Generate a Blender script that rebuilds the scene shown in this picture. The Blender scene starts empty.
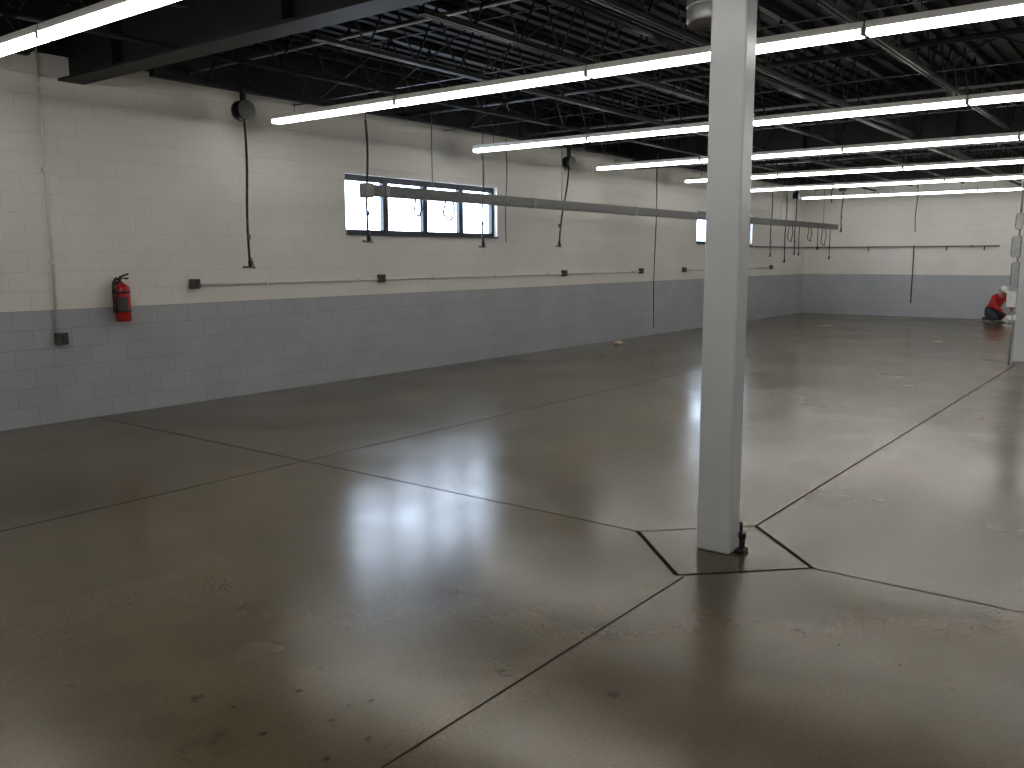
import bpy, bmesh, math, random
from mathutils import Vector, Matrix
random.seed(4)
S=bpy.context.scene
try:
    S.view_settings.view_transform='Standard'; S.view_settings.look='None'
except Exception as e: print(e)
S.view_settings.exposure=0.0

# ---------------------------------------------------------------- materials
def newmat(name):
    m=bpy.data.materials.new(name); m.use_nodes=True
    return m,m.node_tree,m.node_tree.nodes['Principled BSDF']
def simple(name,col,rough=.5,metal=0,var=.12,scale=8,bump=0,spec=.5,ior=None):
    m,nt,b=newmat(name)
    n=nt.nodes.new('ShaderNodeTexNoise'); n.inputs['Scale'].default_value=scale; n.inputs['Detail'].default_value=4
    tc=nt.nodes.new('ShaderNodeTexCoord'); nt.links.new(tc.outputs['Object'],n.inputs['Vector'])
    r=nt.nodes.new('ShaderNodeValToRGB')
    r.color_ramp.elements[0].position=.3; r.color_ramp.elements[1].position=.7
    r.color_ramp.elements[0].color=tuple(c*(1-var) for c in col)+(1,)
    r.color_ramp.elements[1].color=tuple(min(1,c*(1+var)) for c in col)+(1,)
    nt.links.new(n.outputs['Fac'],r.inputs['Fac']); nt.links.new(r.outputs['Color'],b.inputs['Base Color'])
    b.inputs['Roughness'].default_value=rough; b.inputs['Metallic'].default_value=metal
    b.inputs['Specular IOR Level'].default_value=spec
    if ior: b.inputs['IOR'].default_value=ior
    if bump:
        bp=nt.nodes.new('ShaderNodeBump'); bp.inputs['Strength'].default_value=bump; bp.inputs['Distance'].default_value=.01
        nt.links.new(n.outputs['Fac'],bp.inputs['Height']); nt.links.new(bp.outputs['Normal'],b.inputs['Normal'])
    return m
def emis(name,col,st):
    m,nt,b=newmat(name)
    b.inputs['Base Color'].default_value=(.8,.8,.8,1)
    b.inputs['Emission Color'].default_value=col+(1,); b.inputs['Emission Strength'].default_value=st
    return m
GRAYTOP=1.14; WHITETOP=3.62
def block_wall(name,axis):
    m,nt,b=newmat(name); N=nt.nodes.new; L=nt.links.new
    g=N('ShaderNodeNewGeometry'); sp=N('ShaderNodeSeparateXYZ'); L(g.outputs['Position'],sp.inputs[0])
    cb=N('ShaderNodeCombineXYZ'); L(sp.outputs[axis],cb.inputs[0]); 
    zo=N('ShaderNodeMath'); zo.operation='ADD'; zo.inputs[1].default_value=.005; L(sp.outputs['Z'],zo.inputs[0]); L(zo.outputs[0],cb.inputs[1])
    br=N('ShaderNodeTexBrick'); br.offset=.5; br.inputs['Scale'].default_value=1
    br.inputs['Brick Width'].default_value=.38; br.inputs['Row Height'].default_value=.19
    br.inputs['Mortar Size'].default_value=.006; br.inputs['Mortar Smooth'].default_value=.7
    br.inputs['Color1'].default_value=(1,1,1,1); br.inputs['Color2'].default_value=(.93,.93,.93,1); br.inputs['Mortar'].default_value=(.75,.75,.75,1)
    L(cb.outputs[0],br.inputs['Vector'])
    gt=N('ShaderNodeMath'); gt.operation='GREATER_THAN'; gt.inputs[1].default_value=GRAYTOP; L(sp.outputs['Z'],gt.inputs[0])
    nz=N('ShaderNodeTexNoise'); nz.inputs['Scale'].default_value=1.3; nz.inputs['Detail'].default_value=5; L(g.outputs['Position'],nz.inputs['Vector'])
    wr=N('ShaderNodeValToRGB'); wr.color_ramp.elements[0].position=.3; wr.color_ramp.elements[1].position=.7
    wr.color_ramp.elements[0].color=(.72,.71,.67,1); wr.color_ramp.elements[1].color=(.78,.77,.73,1); L(nz.outputs['Fac'],wr.inputs['Fac'])
    gr=N('ShaderNodeValToRGB'); gr.color_ramp.elements[0].position=.3; gr.color_ramp.elements[1].position=.7
    gr.color_ramp.elements[0].color=(.38,.405,.44,1); gr.color_ramp.elements[1].color=(.435,.46,.495,1); L(nz.outputs['Fac'],gr.inputs['Fac'])
    mx=N('ShaderNodeMixRGB'); L(gt.outputs[0],mx.inputs[0]); L(gr.outputs[0],mx.inputs[1]); L(wr.outputs[0],mx.inputs[2])
    g2=N('ShaderNodeMath'); g2.operation='GREATER_THAN'; g2.inputs[1].default_value=WHITETOP; L(sp.outputs['Z'],g2.inputs[0])
    m3=N('ShaderNodeMixRGB'); L(g2.outputs[0],m3.inputs[0]); L(mx.outputs[0],m3.inputs[1]); m3.inputs[2].default_value=(.012,.012,.014,1)
    fc=N('ShaderNodeMapRange'); fc.inputs['To Min'].default_value=.9; fc.inputs['To Max'].default_value=.3; L(gt.outputs[0],fc.inputs['Value'])
    m2=N('ShaderNodeMixRGB'); m2.blend_type='MULTIPLY'; L(fc.outputs[0],m2.inputs[0]); L(m3.outputs[0],m2.inputs[1]); L(br.outputs['Color'],m2.inputs[2])
    L(m2.outputs[0],b.inputs['Base Color'])
    b.inputs['Roughness'].default_value=.42
    inv=N('ShaderNodeMath'); inv.operation='SUBTRACT'; inv.inputs[0].default_value=1; L(br.outputs['Fac'],inv.inputs[1])
    n2=N('ShaderNodeTexNoise'); n2.inputs['Scale'].default_value=45; n2.inputs['Detail'].default_value=3; L(g.outputs['Position'],n2.inputs['Vector'])
    ad=N('ShaderNodeMath'); ad.operation='MULTIPLY_ADD'; ad.inputs[1].default_value=.35; L(n2.outputs['Fac'],ad.inputs[0]); L(inv.outputs[0],ad.inputs[2])
    bp=N('ShaderNodeBump'); bp.inputs['Strength'].default_value=.45; bp.inputs['Distance'].default_value=.006
    L(ad.outputs[0],bp.inputs['Height']); L(bp.outputs['Normal'],b.inputs['Normal'])
    return m
def floor_mat():
    m,nt,b=newmat('sealed_concrete'); N=nt.nodes.new; L=nt.links.new
    g=N('ShaderNodeNewGeometry')
    def noise(sc,det,dist=0,rough=.55,off=0):
        n=N('ShaderNodeTexNoise'); n.inputs['Scale'].default_value=sc; n.inputs['Detail'].default_value=det; n.inputs['Roughness'].default_value=rough; n.inputs['Distortion'].default_value=dist
        mp=N('ShaderNodeMapping'); mp.inputs['Location'].default_value=(off,off*.7,0); L(g.outputs['Position'],mp.inputs[0]); L(mp.outputs[0],n.inputs['Vector']); return n
    def ramp(src,p0,c0,p1,c1):
        r=N('ShaderNodeValToRGB'); r.color_ramp.interpolation='EASE'; r.color_ramp.elements[0].position=p0; r.color_ramp.elements[1].position=p1
        r.color_ramp.elements[0].color=c0+(1,); r.color_ramp.elements[1].color=c1+(1,); L(src,r.inputs['Fac']); return r
    def mul(a,c,f=1):
        x=N('ShaderNodeMixRGB'); x.blend_type='MULTIPLY'; x.inputs[0].default_value=f; L(a,x.inputs[1]); L(c,x.inputs[2]); return x
    def mrange(src,a0,a1,b0,b1):
        r=N('ShaderNodeMapRange'); r.interpolation_type='SMOOTHSTEP'; r.inputs['From Min'].default_value=a0; r.inputs['From Max'].default_value=a1; r.inputs['To Min'].default_value=b0; r.inputs['To Max'].default_value=b1; L(src,r.inputs['Value']); return r
    def mathm(a,c):
        x=N('ShaderNodeMath'); x.operation='MULTIPLY'; L(a,x.inputs[0]); L(c,x.inputs[1]); return x
    big=noise(.4,4,0,.5); r1=ramp(big.outputs['Fac'],.28,(.084,.063,.030),.72,(.142,.112,.062))
    med=noise(1.2,5,0,.5,3); r2=ramp(med.outputs['Fac'],.25,(.55,.52,.48),.72,(1,1,1))
    fine=noise(60,5,0,.65); r3=ramp(fine.outputs['Fac'],.3,(.74,.74,.74),.65,(1,1,1))
    spn=noise(6,6,0,.7,7)
    def spots(scale,thr,soft,mscale,moff,mth,dark,warp):
        mixv=N('ShaderNodeVectorMath'); mixv.operation='MULTIPLY_ADD'; mixv.inputs[1].default_value=(warp,)*3; L(spn.outputs['Color'],mixv.inputs[0]); L(g.outputs['Position'],mixv.inputs[2])
        vo=N('ShaderNodeTexVoronoi'); vo.inputs['Scale'].default_value=scale; L(mixv.outputs[0],vo.inputs['Vector'])
        r=mrange(vo.outputs['Distance'],thr,thr+soft,1,0)
        mk=noise(mscale,3,0,.5,moff); mr=mrange(mk.outputs['Fac'],mth,mth+.12,0,1)
        x=mathm(r.outputs[0],mr.outputs[0])
        return ramp(x.outputs[0],0,(1,1,1),1,dark)
    a=mul(r1.outputs[0],r2.outputs[0],.85); a=mul(a.outputs[0],r3.outputs[0],.8)
    for q in (spots(1.3,.04,.22,.6,21,.42,(.42,.38,.32),.34),spots(3.2,.03,.13,.5,51,.44,(.36,.32,.27),.17),spots(8,.06,.12,.6,31,.50,(.36,.33,.29),.09)):
        a=mul(a.outputs[0],q.outputs[0],.9)
    L(a.outputs[0],b.inputs['Base Color'])
    rn=noise(.7,3,0,.5,11)
    mr=mrange(rn.outputs['Fac'],.25,.75,.15,.28)
    L(mr.outputs[0],b.inputs['Roughness'])
    b.inputs['IOR'].default_value=1.5
    b.inputs['Specular Tint'].default_value=(1,.96,.89,1)
    bp2=N('ShaderNodeBump'); bp2.inputs['Strength'].default_value=.16; bp2.inputs['Distance'].default_value=.0015; L(fine.outputs['Fac'],bp2.inputs['Height'])
    L(bp2.outputs['Normal'],b.inputs['Normal'])
    return m
M_wallY=block_wall('painted_block_side','Y'); M_wallX=block_wall('painted_block_end','X')
M_floor=floor_mat()
M_black=simple('black_ceiling_paint',(.007,.007,.008),.7,0,.3,4,0,.2)
M_joist=simple('black_painted_steel',(.012,.012,.014),.55,0,.3,6,0,.22)
M_col=simple('column_gray_enamel',(.57,.60,.62),.28,0,.04,3,.15)
M_fix=simple('fixture_white_enamel',(.85,.85,.83),.4,0,.04)
M_tube=emis('fluorescent_tube',(1,.965,.90),12.5)
M_navy=simple('navy_window_frame',(.008,.014,.035),.4,0,.15)
M_gal=simple('galvanised_steel',(.42,.43,.43),.4,.6,.15,12)
M_cond=simple('painted_conduit',(.74,.73,.69),.45,0,.05)
M_condd=simple('gray_conduit',(.16,.165,.17),.4,.3,.1)
M_rubber=simple('black_rubber',(.014,.014,.015),.5,0,.3,20)
M_box=simple('bronze_junction_box',(.07,.06,.058),.45,.2,.2,20)
M_red=simple('extinguisher_red',(.42,.014,.016),.25,0,.08)
M_label=simple('label_paper',(.7,.68,.6),.6)
M_joint,nt,b=newmat('joint_filler')
nt.nodes.remove(b); df=nt.nodes.new('ShaderNodeBsdfDiffuse'); jn=nt.nodes.new('ShaderNodeTexNoise'); jn.inputs['Scale'].default_value=20
jr=nt.nodes.new('ShaderNodeValToRGB'); jr.color_ramp.elements[0].color=(.010,.008,.006,1); jr.color_ramp.elements[1].color=(.030,.025,.018,1)
nt.links.new(jn.outputs['Fac'],jr.inputs['Fac']); nt.links.new(jr.outputs[0],df.inputs['Color'])
nt.links.new(df.outputs[0],[n for n in nt.nodes if n.type=='OUTPUT_MATERIAL'][0].inputs[0])
M_rail=simple('rail_gray_paint',(.075,.078,.08),.4,.2,.25,14)
M_jacket=simple('red_jacket',(.42,.012,.018),.8,0,.2,12)
M_pants=simple('dark_trousers',(.03,.032,.045),.85,0,.2,15)
M_skin=simple('skin',(.48,.27,.19),.5,0,.05)
M_shoe=simple('shoe_leather',(.02,.018,.016),.5)
M_cap=simple('white_cap',(.75,.75,.74),.8)
M_cloth=simple('white_cloth',(.72,.71,.68),.9,0,.08,10,.5)
M_hair=simple('dark_hair',(.02,.014,.01),.6)
M_glass,nt,b=newmat('window_glass')
for n in list(nt.nodes):
    if n.type!='OUTPUT_MATERIAL': nt.nodes.remove(n)
tr=nt.nodes.new('ShaderNodeBsdfTransparent'); gl=nt.nodes.new('ShaderNodeBsdfGlossy'); gl.inputs['Roughness'].default_value=.03
mxs=nt.nodes.new('ShaderNodeMixShader'); mxs.inputs[0].default_value=.06
nt.links.new(tr.outputs[0],mxs.inputs[1]); nt.links.new(gl.outputs[0],mxs.inputs[2]); nt.links.new(mxs.outputs[0],[n for n in nt.nodes if n.type=='OUTPUT_MATERIAL'][0].inputs[0])

# ---------------------------------------------------------------- mesh builder
class MB:
    def __init__(s,name): s.name=name; s.bm=bmesh.new(); s.mats=[]
    def mi(s,m):
        if m not in s.mats: s.mats.append(m)
        return s.mats.index(m)
    def add(s,vs,fs,m,smooth=False):
        i=s.mi(m); v=[s.bm.verts.new(p) for p in vs]
        for f in fs:
            try:
                fc=s.bm.faces.new([v[k] for k in f]); fc.material_index=i; fc.smooth=smooth
            except ValueError: pass
        return v
    def box(s,a,b,m,bev=0):
        x0,x1=sorted((a[0],b[0]));y0,y1=sorted((a[1],b[1]));z0,z1=sorted((a[2],b[2]))
        v=s.add([(x0,y0,z0),(x1,y0,z0),(x1,y1,z0),(x0,y1,z0),(x0,y0,z1),(x1,y0,z1),(x1,y1,z1),(x0,y1,z1)],
            [(0,3,2,1),(4,5,6,7),(0,1,5,4),(1,2,6,5),(2,3,7,6),(3,0,4,7)],m)
        if bev:
            es=list({e for q in v for e in q.link_edges})
            bmesh.ops.bevel(s.bm,geom=es,offset=bev,segments=3,profile=.5,affect='EDGES',material=s.mi(m))
    def cyl(s,p0,p1,r,m,seg=10,r1=None,cap=True,smooth=True):
        p0=Vector(p0);p1=Vector(p1); r1=r if r1 is None else r1
        d=(p1-p0).normalized(); a=d.orthogonal().normalized(); c=d.cross(a)
        vs=[];n=seg
        for p,rr in((p0,r),(p1,r1)):
            for k in range(n):
                t=2*math.pi*k/n; vs.append(p+(a*math.cos(t)+c*math.sin(t))*rr)
        fs=[(k,(k+1)%n,n+(k+1)%n,n+k) for k in range(n)]
        v=s.add(vs,fs,m,smooth)
        if cap:
            i=s.mi(m)
            for q in (v[:n][::-1],v[n:]):
                f=s.bm.faces.new(q); f.material_index=i
    def path(s,pts,r,m,seg=8):
        for a,b in zip(pts,pts[1:]): s.cyl(a,b,r,m,seg)
    def lathe(s,c,prof,m,seg=24):
        vs=[];n=seg
        for r,z in prof:
            for k in range(n):
                t=2*math.pi*k/n; vs.append((c[0]+r*math.cos(t),c[1]+r*math.sin(t),c[2]+z))
        fs=[]
        for j in range(len(prof)-1):
            for k in range(n): fs.append((j*n+k,j*n+(k+1)%n,(j+1)*n+(k+1)%n,(j+1)*n+k))
        s.add(vs,fs,m,True)
    def sphere(s,c,r,m,sc=(1,1,1),seg=16,rot=None):
        g=bmesh.ops.create_uvsphere(s.bm,u_segments=seg,v_segments=seg//2+2,radius=r)
        i=s.mi(m); R=rot.to_4x4() if rot else Matrix()
        for v in g['verts']: v.co=R@Vector((v.co.x*sc[0],v.co.y*sc[1],v.co.z*sc[2]))+Vector(c)
        for f in {f for v in g['verts'] for f in v.link_faces}: f.material_index=i; f.smooth=True
    def done(s,parent=None):
        me=bpy.data.meshes.new(s.name); s.bm.normal_update(); bmesh.ops.recalc_face_normals(s.bm,faces=s.bm.faces[:]); s.bm.to_mesh(me); s.bm.free()
        for m in s.mats: me.materials.append(m)
        o=bpy.data.objects.new(s.name,me); S.collection.objects.link(o)
        if parent: o.parent=parent
        return o

W=-9.01; YF=25.84; YB=-3.6; XR=6.2; CZ=4.12
# ---------------------------------------------------------------- room shell
f=MB('floor'); f.box((W-.25,YB-.2,-.15),(XR+.2,YF+.2,0),M_floor); f.done()
c=MB('ceiling'); c.box((W-.25,YB-.2,CZ+.05),(XR+.2,YF+.2,CZ+.2),M_black)
x=W
while x<XR:
    c.box((x,YB,CZ),(x+.09,YF,CZ+.05),M_black); x+=.2
c.done()
wins=[(8.12,11.37,1.95,2.76),(18.7,21.9,1.93,2.68)]
w=MB('wall_left')
ys=[YB]+[q for a in wins for q in a[:2]]+[YF]
for i in range(0,len(ys),2): w.box((W-.22,ys[i],0),(W,ys[i+1],CZ+.05),M_wallY)
for a in wins:
    w.box((W-.22,a[0],0),(W,a[1],a[2]),M_wallY); w.box((W-.22,a[0],a[3]),(W,a[1],CZ+.05),M_wallY)
w.done()
w=MB('wall_back'); w.box((W-.2,YF,0),(XR+.2,YF+.2,CZ+.05),M_wallX); w.done()
w=MB('wall_right'); w.box((XR,YB,0),(XR+.2,YF,CZ+.05),M_wallY); w.done()
w=MB('wall_front'); w.box((W-.2,YB-.2,0),(XR+.2,YB,CZ+.05),M_wallX); w.done()

for i,(y0,y1,z0,z1) in enumerate(wins):
    o=MB('window_%d'%(i+1)); xf=W-.075; xb=W-.135; t=.055
    o.box((xb,y0,z0),(xf,y1,z0+t),M_navy); o.box((xb,y0,z1-t),(xf,y1,z1),M_navy)
    n=4; wd=(y1-y0)
    for k in range(n+1):
        yc=y0+wd*k/n; hw=.05 if 0<k<n else .06
        ya=max(y0,yc-hw); yb=min(y1,yc+hw)
        o.box((xb+.002,ya,z0+.01),(xf+.006,yb,z1-.01),M_navy)
    for k in range(n):
        a=y0+wd*k/n+.05; b2=y0+wd*(k+1)/n-.05
        o.box((xb+.01,a,z0+.05),(xf-.01,b2,z0+.08),M_navy); o.box((xb+.01,a,z1-.08),(xf-.01,b2,z1-.05),M_navy)
        o.box((xb+.03,a-.01,z0+.04),(xb+.034,b2+.01,z1-.04),M_glass)
    o.box((W-.075,y0+.002,z0),(W+.03,y1-.002,z0+.025),M_navy)
    o.done()
    
# ---------------------------------------------------------------- floor joints
CX,CY=-2.0,4.55
j=MB('floor_control_joint')
def strip(a,b,wd,z=.0012):
    a=Vector(a+(0,));b=Vector(b+(0,)); d=(b-a).normalized(); n=Vector((-d.y,d.x,0))*wd/2
    j.add([a-n+Vector((0,0,z)),b-n+Vector((0,0,z)),b+n+Vector((0,0,z)),a+n+Vector((0,0,z))],[(0,1,2,3)],M_joint)
D=.53
strip((CX+.04,YB),(CX+.04,CY-D),.009); strip((CX,CY+D),(CX,15.75-D),.013); strip((CX,15.75+D),(CX,YF),.013)
strip((W,CY+.01),(CX-D,CY),.008); strip((CX+D,CY),(XR,CY),.009)
strip((-5.64,YB),(-5.64,12),.007); strip((1.7,YB),(1.7,YF),.008)
strip((CX+D,15.75),(XR,15.75),.008)
for cy in (CY,15.75):
    P=[(CX-D,cy),(CX,cy+D),(CX+D,cy),(CX,cy-D)]
    for a,b,wd_ in zip(P,P[1:]+P[:1],(.008,.022,.015,.024)): strip(a,b,wd_,.002)
jo=j.done()
# ---------------------------------------------------------------- columns
def column(cy):
    o=MB('steel_column')
    o.box((CX-.11,cy-.075,0.0),(CX+.09,cy+.065,3.37),M_col,.012)
    o.box((CX-.18,cy-.15,3.355),(CX+.16,cy+.14,3.38),M_joist)
    return o.done()
column(CY); column(15.75)
o=MB('floor_pipe_stub')
o.cyl((CX+.12,CY+.03,0),(CX+.12,CY+.03,.09),.016,M_rubber,14); o.cyl((CX+.12,CY+.03,.08),(CX+.12,CY+.03,.11),.022,M_rubber,14)
o.cyl((CX+.112,CY+.03,.11),(CX+.112,CY+.03,.17),.010,M_rubber,12); o.box((CX+.095,CY-.02,0),(CX+.15,CY+.06,.025),M_rubber,.008)
o.done()
o=MB('electrical_panel')
xx=CX-.113
for (z0,z1,d,wd) in((1.15,1.55,.10,.12),(1.62,1.95,.12,.14),(2.05,2.3,.09,.1)):
    o.box((xx-d,15.75-wd/2-.02,z0),(xx,15.75+wd/2,z1),M_gal,.008)
    o.box((xx-d-.012,15.75-wd/2,z0+.03),(xx-d,15.75+wd/2-.02,z1-.03),M_condd)
for z in (1.585,2.0,2.7): o.cyl((xx-.04,15.75,z-.05 if z<2.5 else 2.28),(xx-.04,15.75,z+.05 if z<2.5 else 3.34),.015,M_gal)
o.box((xx-.14,15.66,.85),(xx,15.80,1.1),M_cap,.01)
o.cyl((xx-.05,15.75,.0),(xx-.05,15.75,.86),.012,M_gal)
o.done()

# ---------------------------------------------------------------- roof steel
def girder(yc):
    o=MB('roof_girder')
    o.box((W,yc-.13,3.38),(XR,yc+.13,3.405),M_joist); o.box((W,yc-.13,3.90),(XR,yc+.13,3.925),M_joist)
    o.box((W,yc-.012,3.40),(XR,yc+.012,3.91),M_joist)
    x=W+1
    while x<XR:
        o.box((x,yc-.12,3.40),(x+.012,yc+.12,3.91),M_joist); x+=2.44
    o.done()
for yc in (CY,15.75): girder(yc)
o=MB('ceiling_joists')
xj=W+.45
while xj<XR-.2:
    for (ya,yb) in((YB,CY-.1),(CY+.1,15.65),(15.85,YF)):
        o.box((xj-.04,ya,4.05),(xj+.04,yb,4.10),M_joist)
        o.box((xj-.035,ya+.5,3.48),(xj-.008,yb-.5,3.515),M_joist); o.box((xj+.008,ya+.5,3.48),(xj+.035,yb-.5,3.515),M_joist)
        n=int((yb-ya-1)/.62); st=(yb-ya-1)/n
        o.cyl((xj,ya,4.03),(xj,ya+.5,3.5),.012,M_joist,5); o.cyl((xj,yb,4.03),(xj,yb-.5,3.5),.012,M_joist,5)
        for k in range(n):
            y=ya+.5+k*st
            o.cyl((xj,y,3.5),(xj,y+st/2,4.06),.011,M_joist,5); o.cyl((xj,y+st/2,4.06),(xj,y+st,3.5),.011,M_joist,5)
    xj+=1.25
for yb in (-1,1.8,7.3,10.1,12.9,18.4,21,23.6):
    o.box((W,yb-.02,3.515),(XR,yb+.02,3.52),M_joist); o.box((W,yb-.02,4.04),(XR,yb+.0,4.05),M_joist)
    xj=W+.45
    while xj<XR-1.4:
        o.cyl((xj,yb,3.52),(xj+1.25,yb,4.04),.009,M_joist,4); o.cyl((xj,yb,4.04),(xj+1.25,yb,3.52),.009,M_joist,4); xj+=1.25
o.done()
o=MB('ceiling_pipes')
for (y,z,r,m) in((5.9,3.7,.022,M_condd),(9.2,3.62,.03,M_joist),(12.1,3.66,.02,M_condd),(16.4,3.6,.03,M_joist),(19.2,3.66,.02,M_condd),(1.2,3.7,.03,M_joist)):
    o.cyl((W,y,z),(XR,y,z),r,m,10)
for (x,z,r,m) in((-7.1,3.44,.02,M_joist),(-3.6,3.42,.03,M_joist),(-.6,3.43,.02,M_condd),(.5,3.42,.03,M_joist)):
    o.cyl((x,YB,z),(x,YF,z),r,m,10)
o.done()

# ---------------------------------------------------------------- fluorescent rows
ROWZ=3.2
rows=[-.35,3.15,6.66,10.26,13.68,17.14,20.51,24.15]
segs=[(-8.54,-6.565)]+[(-6.55+2.3*k,-6.55+2.3*k+2.285) for k in range(5)]
for y in rows:
    e=MB('fluorescent_strip_light')
    for a,b in segs:
        e.box((a,y-.05,ROWZ+.026),(b,y+.05,ROWZ+.075),M_fix)
        for dy in (-.034,.034):
            e.cyl((a+.014,y+dy,ROWZ),(b-.014,y+dy,ROWZ),.023,M_tube,10)
        for xx in (a,b-.012):
            e.box((xx,y-.058,ROWZ-.018),(xx+.012,y+.058,ROWZ+.03),M_fix)
        for xx in (a+.35,b-.35): e.cyl((xx,y,ROWZ+.07),(xx,y,3.478),.004,M_joist,5)
    e.done()

# ---------------------------------------------------------------- overhead rail
rx=-7.9
r=MB('overhead_utility_rail')
ya,yb=7.42,25.1
r.box((rx-.05,ya,2.50),(rx+.05,yb,2.515),M_rail); r.box((rx-.05,ya,2.385),(rx-.04,yb,2.50),M_rail); r.box((rx+.04,ya,2.385),(rx+.05,yb,2.50),M_rail)
r.box((rx-.05,ya,2.38),(rx-.015,yb,2.39),M_rail); r.box((rx+.015,ya,2.38),(rx+.05,yb,2.39),M_rail)
r.box((rx-.065,ya-.02,2.36),(rx+.065,ya+.10,2.53),M_condd,.01)
y=ya+.35
while y<yb:
    r.box((rx-.056,y-.03,2.375),(rx+.056,y+.03,2.52),M_condd,.004); y+=3.05
for y in (8.62,11.6,14.7,17.8,20.9,24):
    r.cyl((rx,y,2.51),(rx,y,3.5),.007,M_condd,6)
def loop(y,zz,rad):
    pts=[(rx,y-rad*.6,2.40)]
    for k in range(17):
        t=math.pi*(1+k/16); pts.append((rx+.02*math.sin(3*t),y+rad*math.cos(t),zz+rad*1.2*math.sin(t)))
    pts.append((rx,y+rad*.6,2.40)); r.path(pts,.011,M_rubber)
loop(8.35,2.26,.07); loop(8.95,2.28,.11); loop(18.2,2.25,.1); loop(21.6,2.2,.16); loop(23.0,2.2,.14); loop(24.1,2.15,.18)
for y,zb in((22.2,1.75),(23.6,1.9),(24.6,1.65)):
    r.cyl((rx,y,2.39),(rx,y,zb),.011,M_rubber,8); r.cyl((rx,y,zb),(rx,y,zb-.09),.022,M_rubber,8)
r.done()

def hose(x,y,zt,zb,reel=False,handle=True,r=.014,name='hanging_air_hose',dy=0):
    h=MB(name); pts=[]
    n=10
    for k in range(n+1):
        t=k/n; pts.append((x+.012*math.sin(t*7),y+dy*t+.01*math.sin(t*5),zt+(zb-zt)*t))
    if reel:
        h.cyl((x-.07,y,zt+.02),(x-.045,y,zt+.02),.11,M_rubber,20); h.cyl((x+.045,y,zt+.02),(x+.07,y,zt+.02),.11,M_rubber,20)
        h.cyl((x-.045,y,zt+.02),(x+.045,y,zt+.02),.075,M_rubber,20); h.box((x-.03,y-.02,zt+.08),(x+.03,y+.02,3.5),M_joist)
    else:
        h.cyl((x,y,zt),(x,y,3.5),.005,M_joist,6)
    h.path(pts,r,M_rubber,8)
    if handle:
        h.cyl((x,y+dy,zb+.02),(x,y+dy,zb-.05),.022,M_rubber,10)
        h.cyl((x-.005,y+dy-.09,zb-.05),(x-.005,y+dy+.07,zb-.06),.013,M_condd,8)
        h.cyl((x,y+dy+.05,zb-.05),(x,y+dy+.02,zb+.05),.008,M_condd,6)
        h.cyl((x,y+dy,zb+.32),(x,y+dy,zb+.26),.02,M_condd,8)
    h.done()
hose(-8.5,6.2,3.25,1.6,True)
hose(-8.1,7.66,3.3,1.9)
hose(-8.5,10.38,3.22,1.86)
hose(-8.5,10.95,3.3,1.88,False,False,.008,'hanging_cord')
hose(-8.5,12.69,3.2,1.88,True,True,.014,'hanging_air_hose',-.28)
hose(-8.5,15.78,3.3,.24,False,False,.009,'hanging_cord')
hose(-8.4,22.6,3.2,1.55); hose(-8.4,23.3,3.2,1.75,True)
hose(-8.4,21.6,3.2,1.7); hose(-6.9,22.3,3.3,2.3,True)
hose(-5.2,22.3,3.3,2.2,False,False,.01,'hanging_cord')
hose(-6.1,19.0,3.3,2.75,False,False,.01,'hanging_cord')

# ---------------------------------------------------------------- wall services
def wallbox(o,y,z,w=.11,h=.11,m=M_box):
    o.box((W,y-w/2,z-h/2),(W+.06,y+w/2,z+h/2),m,.006)
    o.box((W+.06,y-w/2+.005,z-h/2+.005),(W+.066,y+w/2-.005,z+h/2-.005),m)
    for dz in(-.02,.02): o.cyl((W+.064,y,z+dz),(W+.072,y,z+dz),.017,M_rubber,12)
o=MB('outlet_conduit_run'); z=1.36
for a,b in ((5.79,13.28),(13.28,16.1),(18.05,23.2)):
    o.cyl((W+.02,a,z-.01),(W+.02,b,z-.01),.012,M_cond,8)
    y=a+1
    while y<b: o.box((W,y-.012,z-.03),(W+.036,y+.012,z+.01),M_cond); y+=1.5
for y in (5.79,8.72,13.28,16.1,18.05,23.2): wallbox(o,y,z)
o.done()
o=MB('light_switch_conduit')
o.cyl((W+.02,4.22,.85),(W+.02,4.22,3.75),.013,M_cond,8); wallbox(o,4.25,.85,.12,.12)
for z in (1.6,2.5,3.3): o.box((W,4.195,z),(W+.036,4.245,z+.03),M_cond)
o.done()
o=MB('compressed_air_line')
o.cyl((W+.03,21.7,1.9),(W+.03,YF-.06,1.9),.016,M_condd,8); o.cyl((W+.03,YF-.06,1.9),(-3.95,YF-.06,1.9),.016,M_condd,8)
for x in (-8.3,-6.01,-4.6): o.box((x-.02,YF-.08,1.87),(x+.02,YF,1.93),M_condd)
o.cyl((-6.01,YF-.06,1.9),(-6.01,YF-.06,.37),.014,M_rubber,8)
for x in (-7.2,-5.2,-4.3): o.cyl((x,YF-.06,1.9),(x,YF-.06,1.78),.014,M_rubber,8)
o.done()

# ---------------------------------------------------------------- extinguisher
o=MB('fire_extinguisher'); ex,ey,ez=W+.105,4.88,.99
o.lathe((ex,ey,ez),[(0,0),(.07,0),(.078,.012),(.078,.33),(.072,.36),(.05,.385),(.022,.40),(.022,.42),(0,.42)],M_red,28)
o.cyl((ex,ey,ez+.41),(ex,ey,ez+.45),.026,M_rubber,12)
o.box((ex-.02,ey-.03,ez+.44),(ex+.02,ey+.07,ez+.46),M_rubber,.003)
o.add([(ex-.012,ey-.02,ez+.455),(ex+.012,ey-.02,ez+.455),(ex+.012,ey+.08,ez+.49),(ex-.012,ey+.08,ez+.49),(ex-.012,ey-.02,ez+.475),(ex+.012,ey-.02,ez+.475),(ex+.012,ey+.08,ez+.507),(ex-.012,ey+.08,ez+.507)],
 [(0,3,2,1),(4,5,6,7),(0,1,5,4),(1,2,6,5),(2,3,7,6),(3,0,4,7)],M_rubber)
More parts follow.
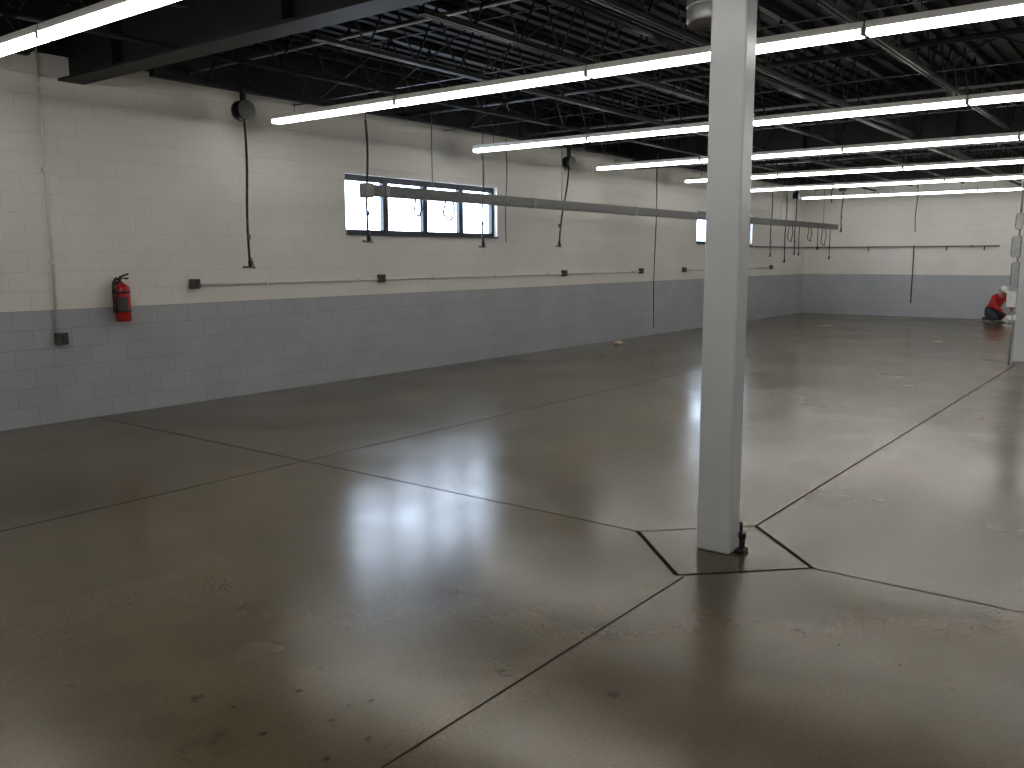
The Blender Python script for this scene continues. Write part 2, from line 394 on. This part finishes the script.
o.cyl((ex+.02,ey,ez+.43),(ex+.04,ey,ez+.43),.018,M_label,14)
o.path([(ex,ey-.02,ez+.44),(ex+.01,ey-.07,ez+.45),(ex+.02,ey-.10,ez+.40),(ex+.02,ey-.105,ez+.3),(ex+.02,ey-.1,ez+.2)],.016,M_rubber)
o.cyl((ex+.02,ey-.1,ez+.2),(ex+.02,ey-.098,ez+.1),.016,M_rubber,10,.024)
vs=[];n=8
for k in range(n+1):
    t=-1.0+1.5*k/n-.3
    for z in (.12,.26): vs.append((ex+.0795*math.cos(t),ey+.0795*math.sin(t),ez+z))
o.add(vs,[(2*k,2*k+2,2*k+3,2*k+1) for k in range(n)],M_box,True)
o.box((W,ey-.02,ez+.05),(ex-.07,ey+.02,ez+.42),M_rubber); 
for z in (.1,.3): o.cyl((ex,ey,ez+z),(ex,ey,ez+z+.02),.0805,M_rubber,24)
o.done()

# ---------------------------------------------------------------- round duct above column
o=MB('round_exhaust_duct'); dx,dy_=-2.42,5.15
o.lathe((dx,dy_,3.03),[(.0,.03),(.13,.03),(.14,0),(.15,.02),(.15,.05),(.15,.40),(.05,.42),(0,.42)],M_gal,28)
for z in (.1,.25,.38): o.lathe((dx,dy_,3.03),[(.15,z),(.156,z+.01),(.15,z+.02)],M_gal,28)
o.done()

# ---------------------------------------------------------------- small litter
o=MB('floor_litter')
g=bmesh.ops.create_icosphere(o.bm,subdivisions=3,radius=.1); i=o.mi(simple('tan_paper',(.60,.54,.44),.8))
for v in g['verts']:
    k=1+.5*random.uniform(-.5,.5); v.co=Vector((v.co.x*.9*k-8.55,v.co.y*.6*k+14.5,max(0,.03+v.co.z*.35*k)))
o.done()

# ---------------------------------------------------------------- person
root=bpy.data.objects.new('crouching_person',None); S.collection.objects.link(root)
def skinmesh(name,verts,edges,rad,rootv=0,sub=2):
    me=bpy.data.meshes.new(name); me.from_pydata(verts,edges,[]); o=bpy.data.objects.new(name,me); S.collection.objects.link(o)
    md=o.modifiers.new('s','SKIN'); md.use_smooth_shade=True
    for v,r in zip(me.skin_vertices[0].data,rad): v.radius=(r if isinstance(r,tuple) else (r,r))
    me.skin_vertices[0].data[rootv].use_root=True
    o.modifiers.new('u','SUBSURF').levels=sub
    dg=bpy.context.evaluated_depsgraph_get(); ev=o.evaluated_get(dg); m2=bpy.data.meshes.new_from_object(ev)
    o.modifiers.clear(); o.data=m2; o.parent=root
    return o
# kneeling low: pelvis back on the heels, both knees on the floor, torso leaning forward
V=[(0,0,.24),(.07,0,.36),(.16,0,.50),(.25,0,.62),(.295,0,.68),(.325,0,.72)]
Rd=[.14,.145,.155,.10,.055,.055]
E=[(0,1),(1,2),(2,3),(3,4),(4,5)]
tag=['p','j','j','j','k','k']
for sgn in (1,-1):
    b0=len(V)
    V+=[(.23,sgn*.17,.61),(.38,sgn*.235,.40),(.48,sgn*.19,.33),(.58,sgn*.12,.255)]; Rd+=[.07,.052,.045,.032]; E+=[(3,b0),(b0,b0+1),(b0+1,b0+2),(b0+2,b0+3)]; tag+=['j','j','j','k']
    b0=len(V)
    V+=[(.02,sgn*.10,.23),(.21,sgn*.14,.17),(.40,sgn*.17,.085),(.20,sgn*.165,.072),(-.02,sgn*.15,.06),(-.10,sgn*.14,.06),(-.13,sgn*.14,.035)]
    Rd+=[.10,.088,.068,.055,.042,.045,.032]; E+=[(0,b0)]+[(b0+k,b0+k+1) for k in range(6)]; tag+=['p']*5+['s','s']
body=skinmesh('body',V,E,Rd)
for m in (M_jacket,M_pants,M_skin,M_shoe): body.data.materials.append(m)
mm={'j':0,'p':1,'k':2,'s':3}
for p in body.data.polygons:
    best=9;bt='j'
    for a,b in E:
        A=Vector(V[a]);B=Vector(V[b]); d=B-A; t=max(0,min(1,(p.center-A).dot(d)/d.length_squared)); q=(A+d*t-p.center).length
        if q<best-1e-4: best=q; bt=tag[b] if t>.55 else (tag[a] if tag[b]!='p' or tag[a]!='j' else 'p')
    if bt=='k' and p.center.x>.43 and p.center.x<.565: bt='j'
    p.material_index=mm[bt]
HX,HZ=-.02,-.03
for sgn in (1,-1):
    wv=Vector((.60+HX,sgn*.12,.285+HZ))
    hv=[tuple(wv),(.65+HX,sgn*.10,.25+HZ)]; hr=[.024,(.034,.02)]; he=[(0,1)]
    for k,(dy,ln) in enumerate(((-.032,.065),(-.011,.078),(.011,.082),(.032,.072))):
        b0=len(hv); yb_=sgn*.10-sgn*dy*1.0
        hv+=[(.672+HX,yb_,.24+HZ),(.672+HX+ln*.55,yb_,.225+HZ),(.672+HX+ln*.85,yb_,.195+HZ),(.672+HX+ln*.9,yb_,.17+HZ)]; hr+=[.012,.0095,.009,.007]
        he+=[(1,b0),(b0,b0+1),(b0+1,b0+2),(b0+2,b0+3)]
    b0=len(hv); hv+=[(.63+HX,sgn*.062,.25+HZ),(.66+HX,sgn*.04,.225+HZ),(.69+HX,sgn*.035,.205+HZ)]; hr+=[.013,.011,.008]; he+=[(0,b0),(b0,b0+1),(b0+1,b0+2)]
    h=skinmesh('hand',hv,he,hr,0,1); h.data.materials.clear(); h.data.materials.append(M_skin)
hd=MB('head'); hc=Vector((.365,0,.765)); rot=Matrix.Rotation(.45,3,'Y')
def hp(x,y,z): return hc+rot@Vector((x,y,z))
hd.sphere(hc,.1,M_skin,(.95,.76,1.12),24,rot)
hd.sphere(hp(.03,0,-.06),.062,M_skin,(1,.85,.8),16,rot)
hd.sphere(hp(.1,0,-.015),.017,M_skin,(1.1,.8,1.5),12,rot)
hd.sphere(hp(.088,0,-.058),.02,M_red,(.5,1.1,.28),12,rot)
for s_ in(1,-1):
    hd.sphere(hp(.082,s_*.031,.012),.012,M_label,(1,1,.8),10,rot); hd.sphere(hp(.092,s_*.031,.012),.006,M_hair,(1,1,1),8,rot)
    hd.sphere(hp(.085,s_*.031,.034),.014,M_hair,(.6,1.3,.3),8,rot)
    hd.sphere(hp(-.005,s_*.077,0),.026,M_skin,(.7,.35,1.1),10,rot)
hd.sphere(hp(-.022,0,.01),.098,M_hair,(.9,.8,1.0),20,rot)
h=hd.done(root)
cp=MB('cap'); cp.sphere(hp(-.004,0,.045),.106,M_cap,(1.0,.84,.78),24,rot)
vs=[]
for k in range(13):
    t=-1.1+2.2*k/12
    for rr,zz in((.085,.05),(.085+.085*math.cos(t*1.3),.035)):
        vs.append(hp(rr*math.cos(t),rr*math.sin(t)*.85,zz)); vs.append(hp(rr*math.cos(t),rr*math.sin(t)*.85,zz+.006))
fs=[]
for k in range(12):
    a=4*k;b=a+4; fs+=[(a,b,b+2,a+2),(a+1,a+3,b+3,b+1),(a+2,b+2,b+3,a+3)]
cp.add(vs,fs,M_cap,True); cp.done(root)
PX,PY,PA=-3.95,25.25,math.radians(-40)
root.location=(PX,PY,.003); root.rotation_euler=(0,0,PA)
cl=MB('cloth_bundle')
g=bmesh.ops.create_icosphere(cl.bm,subdivisions=4,radius=.2); cl.mi(M_cloth)
for v in g['verts']:
    n=v.co.normalized(); k=1+.12*math.sin(9*n.x+3*n.y)+.09*math.sin(13*n.y+5*n.z)+.05*math.sin(21*n.z+8*n.x)
    v.co=Vector((v.co.x*1.2*k,v.co.y*1.25*k,max(0,.07+v.co.z*.56*k)))
for f_ in cl.bm.faces: f_.smooth=True
co=cl.done(); co.location=(PX+.76*math.cos(PA),PY+.76*math.sin(PA),.002)

# ---------------------------------------------------------------- world & camera
wd=bpy.data.worlds.new('overcast_sky'); S.world=wd; wd.use_nodes=True
bg=wd.node_tree.nodes['Background']; bg.inputs['Color'].default_value=(.66,.80,1,1); bg.inputs['Strength'].default_value=13
cam=bpy.data.cameras.new('camera'); co=bpy.data.objects.new('camera',cam); S.collection.objects.link(co); S.camera=co
fpx,pi_,ro,ya_=878.8,.1434,.00311,.65404
F=Vector((-math.sin(ya_)*math.cos(pi_),math.cos(ya_)*math.cos(pi_),-math.sin(pi_)));Rt=Vector((math.cos(ya_),math.sin(ya_),0));U=Rt.cross(F)
c_,s_=math.cos(ro),math.sin(ro);R2=Rt*c_-U*s_;U2=U*c_+Rt*s_
mt=Matrix((R2,U2,-F)).transposed().to_4x4(); mt.translation=Vector((0,0,1.65)); co.matrix_world=mt
cam.sensor_width=36; cam.lens=fpx/1024*36; cam.clip_end=200; cam.clip_start=.05
